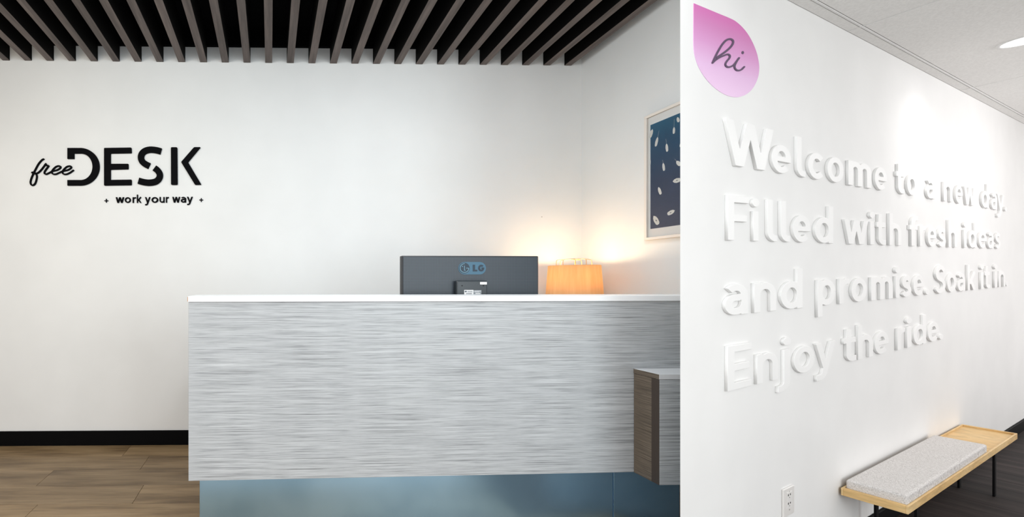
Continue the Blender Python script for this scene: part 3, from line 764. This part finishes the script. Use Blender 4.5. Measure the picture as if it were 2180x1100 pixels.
# ---------------- raised lettering
LINES = [
 (0.1695, 0.083, [('W', 1544.8, 1647.5), ('e', 1643.5, 1685), ('l', 1697, 1715.5), ('c', 1721, 1753), ('o', 1762, 1796.4), ('m', 1806.5, 1855.6), ('e', 1863, 1888.7),
    ('t', 1908.5, 1926), ('o', 1931.5, 1953), ('a', 1973.5, 1991), ('n', 2009.5, 2028), ('e', 2034.6, 2050), ('w', 2053, 2077.6), ('d', 2090, 2105.6), ('a', 2111, 2123), ('y', 2123.4, 2138.6), ('.', 2139.6, 2144.4)]),
 (0.0318, 0.0825, [('F', 1550.2, 1594.6), ('i', 1602.5, 1617), ('l', 1634.6, 1655), ('l', 1662.7, 1682.6), ('e', 1688.6, 1726.4), ('d', 1735.3, 1774.5), ('w', 1798, 1848.5), ('i', 1852, 1862.5), ('t', 1866.5, 1886.5), ('h', 1894, 1919),
    ('f', 1937, 1955), ('r', 1958.5, 1971), ('e', 1975.3, 1994), ('s', 1998.5, 2014), ('h', 2019.6, 2037.6), ('i', 2052, 2059), ('d', 2062.3, 2079.3), ('e', 2084.2, 2101), ('a', 2103.5, 2115.7), ('s', 2119.9, 2130.5)]),
 (-0.1055, 0.0825, [('a', 1544, 1593), ('n', 1606, 1653), ('d', 1662.5, 1709), ('p', 1741.4, 1779), ('r', 1787.4, 1809), ('o', 1813.3, 1846), ('m', 1855, 1901.2), ('i', 1906, 1916.5), ('s', 1921.2, 1940.5), ('e', 1945, 1968), ('.', 1971, 1979.5),
    ('S', 1992.5, 2013.3), ('o', 2016.8, 2036), ('a', 2039.5, 2055.2), ('k', 2060.5, 2077), ('i', 2088, 2095), ('t', 2096.8, 2108), ('i', 2117, 2124), ('n', 2126.8, 2140.4), ('.', 2142, 2146.3)]),
 (-0.2430, 0.0820, [('E', 1549.4, 1600.3), ('n', 1612, 1657.3), ('j', 1657.3, 1684.5), ('o', 1690.8, 1735), ('y', 1737.3, 1779.2), ('t', 1796.7, 1823.5), ('h', 1827, 1859), ('e', 1863, 1892.4), ('r', 1911, 1928), ('i', 1930.3, 1942), ('d', 1945.6, 1971.8), ('e', 1976, 1999.6), ('.', 2000.6, 2008.6)]),
]
TH = 0.010
lx0, lv0 = RIGHT.on_y(1560, 700)
ltr = thing('wall_lettering', 'raised white lettering in four lines welcoming a new day on the white corridor wall', 'lettering', RIGHT, lx0, 0, lv0)
def right_local(px, py, y):
    a, b = RIGHT.on_y(px, py, y); return a-lx0, b-lv0+FY*(a-lx0)
for kb, kc, items in LINES:
    for ch, x0, x1 in items:
        lp, a, b = glyph_loops(ch)
        s0, _ = RIGHT.on_y(x0, 500, -TH); s1, _ = RIGHT.on_y(x1, 500, -TH)
        vb = RIGHT.on_y((x0+x1)/2, 548-kb*(2723-(x0+x1)/2), -TH)[1]
        vc = RIGHT.on_y((x0+x1)/2, 548-(kb+kc)*(2723-(x0+x1)/2), -TH)[1]
        def mp(x, y, s0=s0, s1=s1, vb=vb, vc=vc, a=a, b=b):
            s = s0+(x-a)/(b-a)*(s1-s0); v = vb+y*(vc-vb)
            return s-lx0, v-lv0+FY*(s-lx0)
        solid('letter', lp, mp, TH, M_LETTER, ltr, 0.0014)

# ---------------- pink drop decal
def z1(x, y): return 1440+x/4.583, y/4.583
dc0 = RIGHT.on_y(1545, 110)
dec = thing('wall_decal', 'pink to lilac drop shaped decal with handwritten greeting, high on the corridor wall', 'decal', RIGHT, dc0[0], 0, dc0[1])
def dmap(x, y):
    a, b = RIGHT.on_y(*z1(x, y), -0.001); return a-dc0[0], b-dc0[1]+FY*(a-dc0[0])
drop = [(170, 32)]+catmull([(430, 140), (510, 173), (575, 206), (642, 264), (702, 340), (750, 428), (785, 520), (802, 598), (808, 660), (801, 735), (776, 808), (738, 870), (690, 914), (640, 938), (580, 948), (500, 932), (420, 890),
        (340, 825), (272, 745), (222, 662), (190, 580), (173, 505), (168, 430), (168, 300)], 5)
def pink(nt, b):
    tc = N(nt, 'ShaderNodeTexCoord'); sp = N(nt, 'ShaderNodeSeparateXYZ'); nt.links.new(tc.outputs['Object'], sp.inputs[0])
    z0, z1 = min(dmap(*p)[1] for p in drop), max(dmap(*p)[1] for p in drop)
    mr = N(nt, 'ShaderNodeMapRange'); mr.inputs['From Min'].default_value = z0; mr.inputs['From Max'].default_value = z1; nt.links.new(sp.outputs['Z'], mr.inputs['Value'])
    n = noise(nt, (1, 1, 1), 700, 2)
    ad = N(nt, 'ShaderNodeMath', _operation='MULTIPLY_ADD'); ad.inputs[1].default_value = 0.10; nt.links.new(n.outputs['Fac'], ad.inputs[0]); nt.links.new(mr.outputs[0], ad.inputs[2])
    r = ramp(nt, ad.outputs[0], [(0.05, srgb(236, 202, 234)), (0.35, srgb(226, 186, 224)), (0.62, srgb(214, 152, 202)), (0.85, srgb(206, 128, 184)), (1.0, srgb(208, 112, 178))])
    nt.links.new(r.outputs[0], b.inputs['Base Color'])
drp = solid('drop_shape', [drop], dmap, 0.0012, mat('pink_gradient_vinyl', (0.8, 0.4, 0.7, 1), 0.6, build=pink), dec)
hi1 = catmull([(349, 614), (372, 562), (402, 503), (440, 440), (480, 396), (518, 383), (545, 395), (548, 422), (525, 460), (482, 500), (432, 535), (390, 562)], 8)
hi2 = catmull([(349, 614), (372, 592), (410, 566), (455, 545), (495, 532), (517, 546), (510, 572), (485, 602), (473, 630), (484, 650), (510, 656), (548, 640), (578, 606), (606, 568)], 8)
hi3 = catmull([(606, 568), (580, 606), (562, 650), (574, 680), (600, 690), (630, 680), (656, 654)], 8)
M_PLUM = mat('dark_plum_ink', srgb(84, 62, 92), 0.6)
for q, (st_, w_) in enumerate(((hi1, 18), (hi2, 16), (hi3, 15))):
    solid('script_stroke', [rdp(l, 0.3) for l in field([(st_, w_, True)], [], [], None, 1.8, 12)], dmap, 0.0008, M_PLUM, drp, 0, -0.0022-0.0003*q)
solid('script_dot', [[(644+11*math.cos(R(a)), 514+15*math.sin(R(a))) for a in range(0, 360, 15)]], dmap, 0.0008, M_PLUM, drp, 0, -0.0016)

# ---------------- power outlet
def z8(x, y): return 1640+x/12.22, 1010+y/12.22
oc = RIGHT.on_y(*z8(500, 660), -0.005)
out = thing('power_outlet', 'white double power outlet with a rectangular cover plate, low on the wall near the bench', 'outlet', RIGHT, oc[0], 0, oc[1])
def rr(name, xa, ya, xb, yb, y0, t, m, bev):
    (s0, v1_), (s1, v0_) = RIGHT.on_y(*z8(xa, ya), y0-t), RIGHT.on_y(*z8(xb, yb), y0-t)
    bm = bmesh.new(); bm_box(bm, s0-oc[0], s1-oc[0], y0-t, y0, v0_-oc[1], v1_-oc[1], bev, 2)
    return from_bm(name, bm, m, out, rise=FY)
rr('cover_plate', 350, 402, 625, 985, -0.0003, 0.0065, M_PLASTIC, 0.002)
rcp = rr('receptacle', 438, 478, 570, 838, -0.0069, 0.0015, mat('white_socket_plastic', (0.82, 0.80, 0.78, 1), 0.35), 0.0005)
for (a, b, c, d) in ((462, 515, 482, 555), (515, 490, 533, 525), (462, 733, 482, 775), (515, 710, 533, 745)):
    rr('slot', a, b, c, d, -0.0085, 0.0003, M_DARKHOLE, 0).parent = rcp
for (a, b) in ((500, 590), (500, 808)):
    s_, v_ = RIGHT.on_y(*z8(a, b), -0.0085)
    tube('ground_hole', [(s_-oc[0], -0.0085, v_-oc[1]), (s_-oc[0], -0.0088, v_-oc[1])], 0.0022, M_DARKHOLE, rcp, 10)
for (a, b) in ((497, 436), (497, 905)):
    s_, v_ = RIGHT.on_y(*z8(a, b), -0.007)
    tube('screw', [(s_-oc[0], -0.0069, v_-oc[1]), (s_-oc[0], -0.0078, v_-oc[1])], 0.0030, M_SCREW, out, 12)

# ---------------- bench with a tray top
vt = RIGHT.on_y(1792.3, 1036.4, -0.008)[1]                     # top of the tray's rim
A_ = RIGHT.on_z(1792.3, 1036.4, vt); B_ = RIGHT.on_z(1937, 1081, vt); C_ = RIGHT.on_z(2160, 922.5, vt); D_ = RIGHT.on_z(2045, 900.4, vt)
print('bench', vt, A_, B_, C_, D_)
bs0 = (A_[0]+B_[0])/2; bs1 = (C_[0]+D_[0])/2; bn = -(B_[1]+C_[1])/2
RH = 17.0*RIGHT.pt(bs0, -bn).y/F
bench = thing('wall_bench', 'low birch plywood bench with rimmed tray top and black legs against the wall', 'bench', RIGHT, bs0, -0.008, 0)
BL = bs1-bs0; BD = bn-0.008; rw = 0.007; re = 0.020
box('front_rail', 0, BL, -BD, -BD+rw, vt-RH, vt, M_BIRCH, bench, bevel=0.001, rise=FY)
box('back_rail', 0, BL, -rw, 0, vt-RH, vt, M_BIRCH, bench, bevel=0.001, rise=FY)
box('end_rail', 0, re, -BD+rw, -rw, vt-RH, vt, M_BIRCH, bench, bevel=0.001, rise=FY)
box('end_rail', BL-re, BL, -BD+rw, -rw, vt-RH, vt, M_BIRCH, bench, bevel=0.001, rise=FY)
TD = 0.010
box('tray_panel', re, BL-re, -BD+rw, -rw, vt-TD-0.012, vt-TD, M_BIRCH, bench, rise=FY)
# legs: flat black bars; the far pair shows at px 2111
lg1 = RIGHT.on_z(2111, 990, vt-RH)
def leg_at(x, y):
    bm = bmesh.new(); bm_box(bm, x-0.016, x+0.016, y-0.004, y+0.004, 0.0, vt-RH, 0.001)
    return from_bm('leg', bm, M_METAL_BLACK, bench, rise=FY)
lxf = RIGHT.on_y(2111, 990, -bn+0.03)[0]-bs0; lxn = RIGHT.on_y(1867, 1092, -0.06)[0]-bs0
for X_ in (lxn, lxf):
    leg_at(X_, -0.05); leg_at(X_, -BD+0.022)
    box('leg_bar', X_-0.016, X_+0.016, -BD+0.022, -0.05, vt-RH-0.006, vt-RH-0.0005, M_METAL_BLACK, bench, rise=FY)

# cushion
vtray = vt-TD
cs0 = bs0+re+0.002; cf = -(bn-rw-0.0005)
def top_y(ct):                                        # picture row of the near front top corner
    p = RIGHT.pt(cs0, cf, vtray+ct); return CY-(p.z-EYE)*F/p.y
ct = min(np.arange(0.02, 0.10, 0.0005), key=lambda c: abs(top_y(c)-1055)); ct = float(ct)
vcu = vtray+ct
q2 = RIGHT.on_z(2099, 945, vcu); q3 = RIGHT.on_z(1985, 920, vcu)
print('cushion', ct, q2, q3)
cs1 = (q2[0]+q3[0])/2-0.03; cw0 = -cf
cush = thing('seat_cushion', 'light grey woven seat cushion lying on the birch bench', 'cushion', RIGHT, cs0, -0.017, vtray)
CL, CW = cs1-cs0, cw0-0.017
bm = bmesh.new(); bm_box(bm, 0, CL, -CW, 0, 0.0005, ct, 0.009, 4)
bmesh.ops.triangulate(bm, faces=[f for f in bm.faces if len(f.verts) > 4])
cu_o = from_bm('cushion_body', bm, M_FABRIC, cush, smooth=True, rise=FY)
md = cu_o.modifiers.new('wn', 'WEIGHTED_NORMAL')
P = [(0.004, -0.004), (CL-0.004, -0.004), (CL-0.004, -CW+0.004), (0.004, -CW+0.004)]
tube('top_seam', [(x, y, ct-0.006+FY*x) for x, y in P+[P[0]]], 0.0022, M_FABRIC, cu_o, 6)
tube('bottom_seam', [(x, y, 0.006+FY*x) for x, y in P+[P[0]]], 0.0022, M_FABRIC, cu_o, 6)
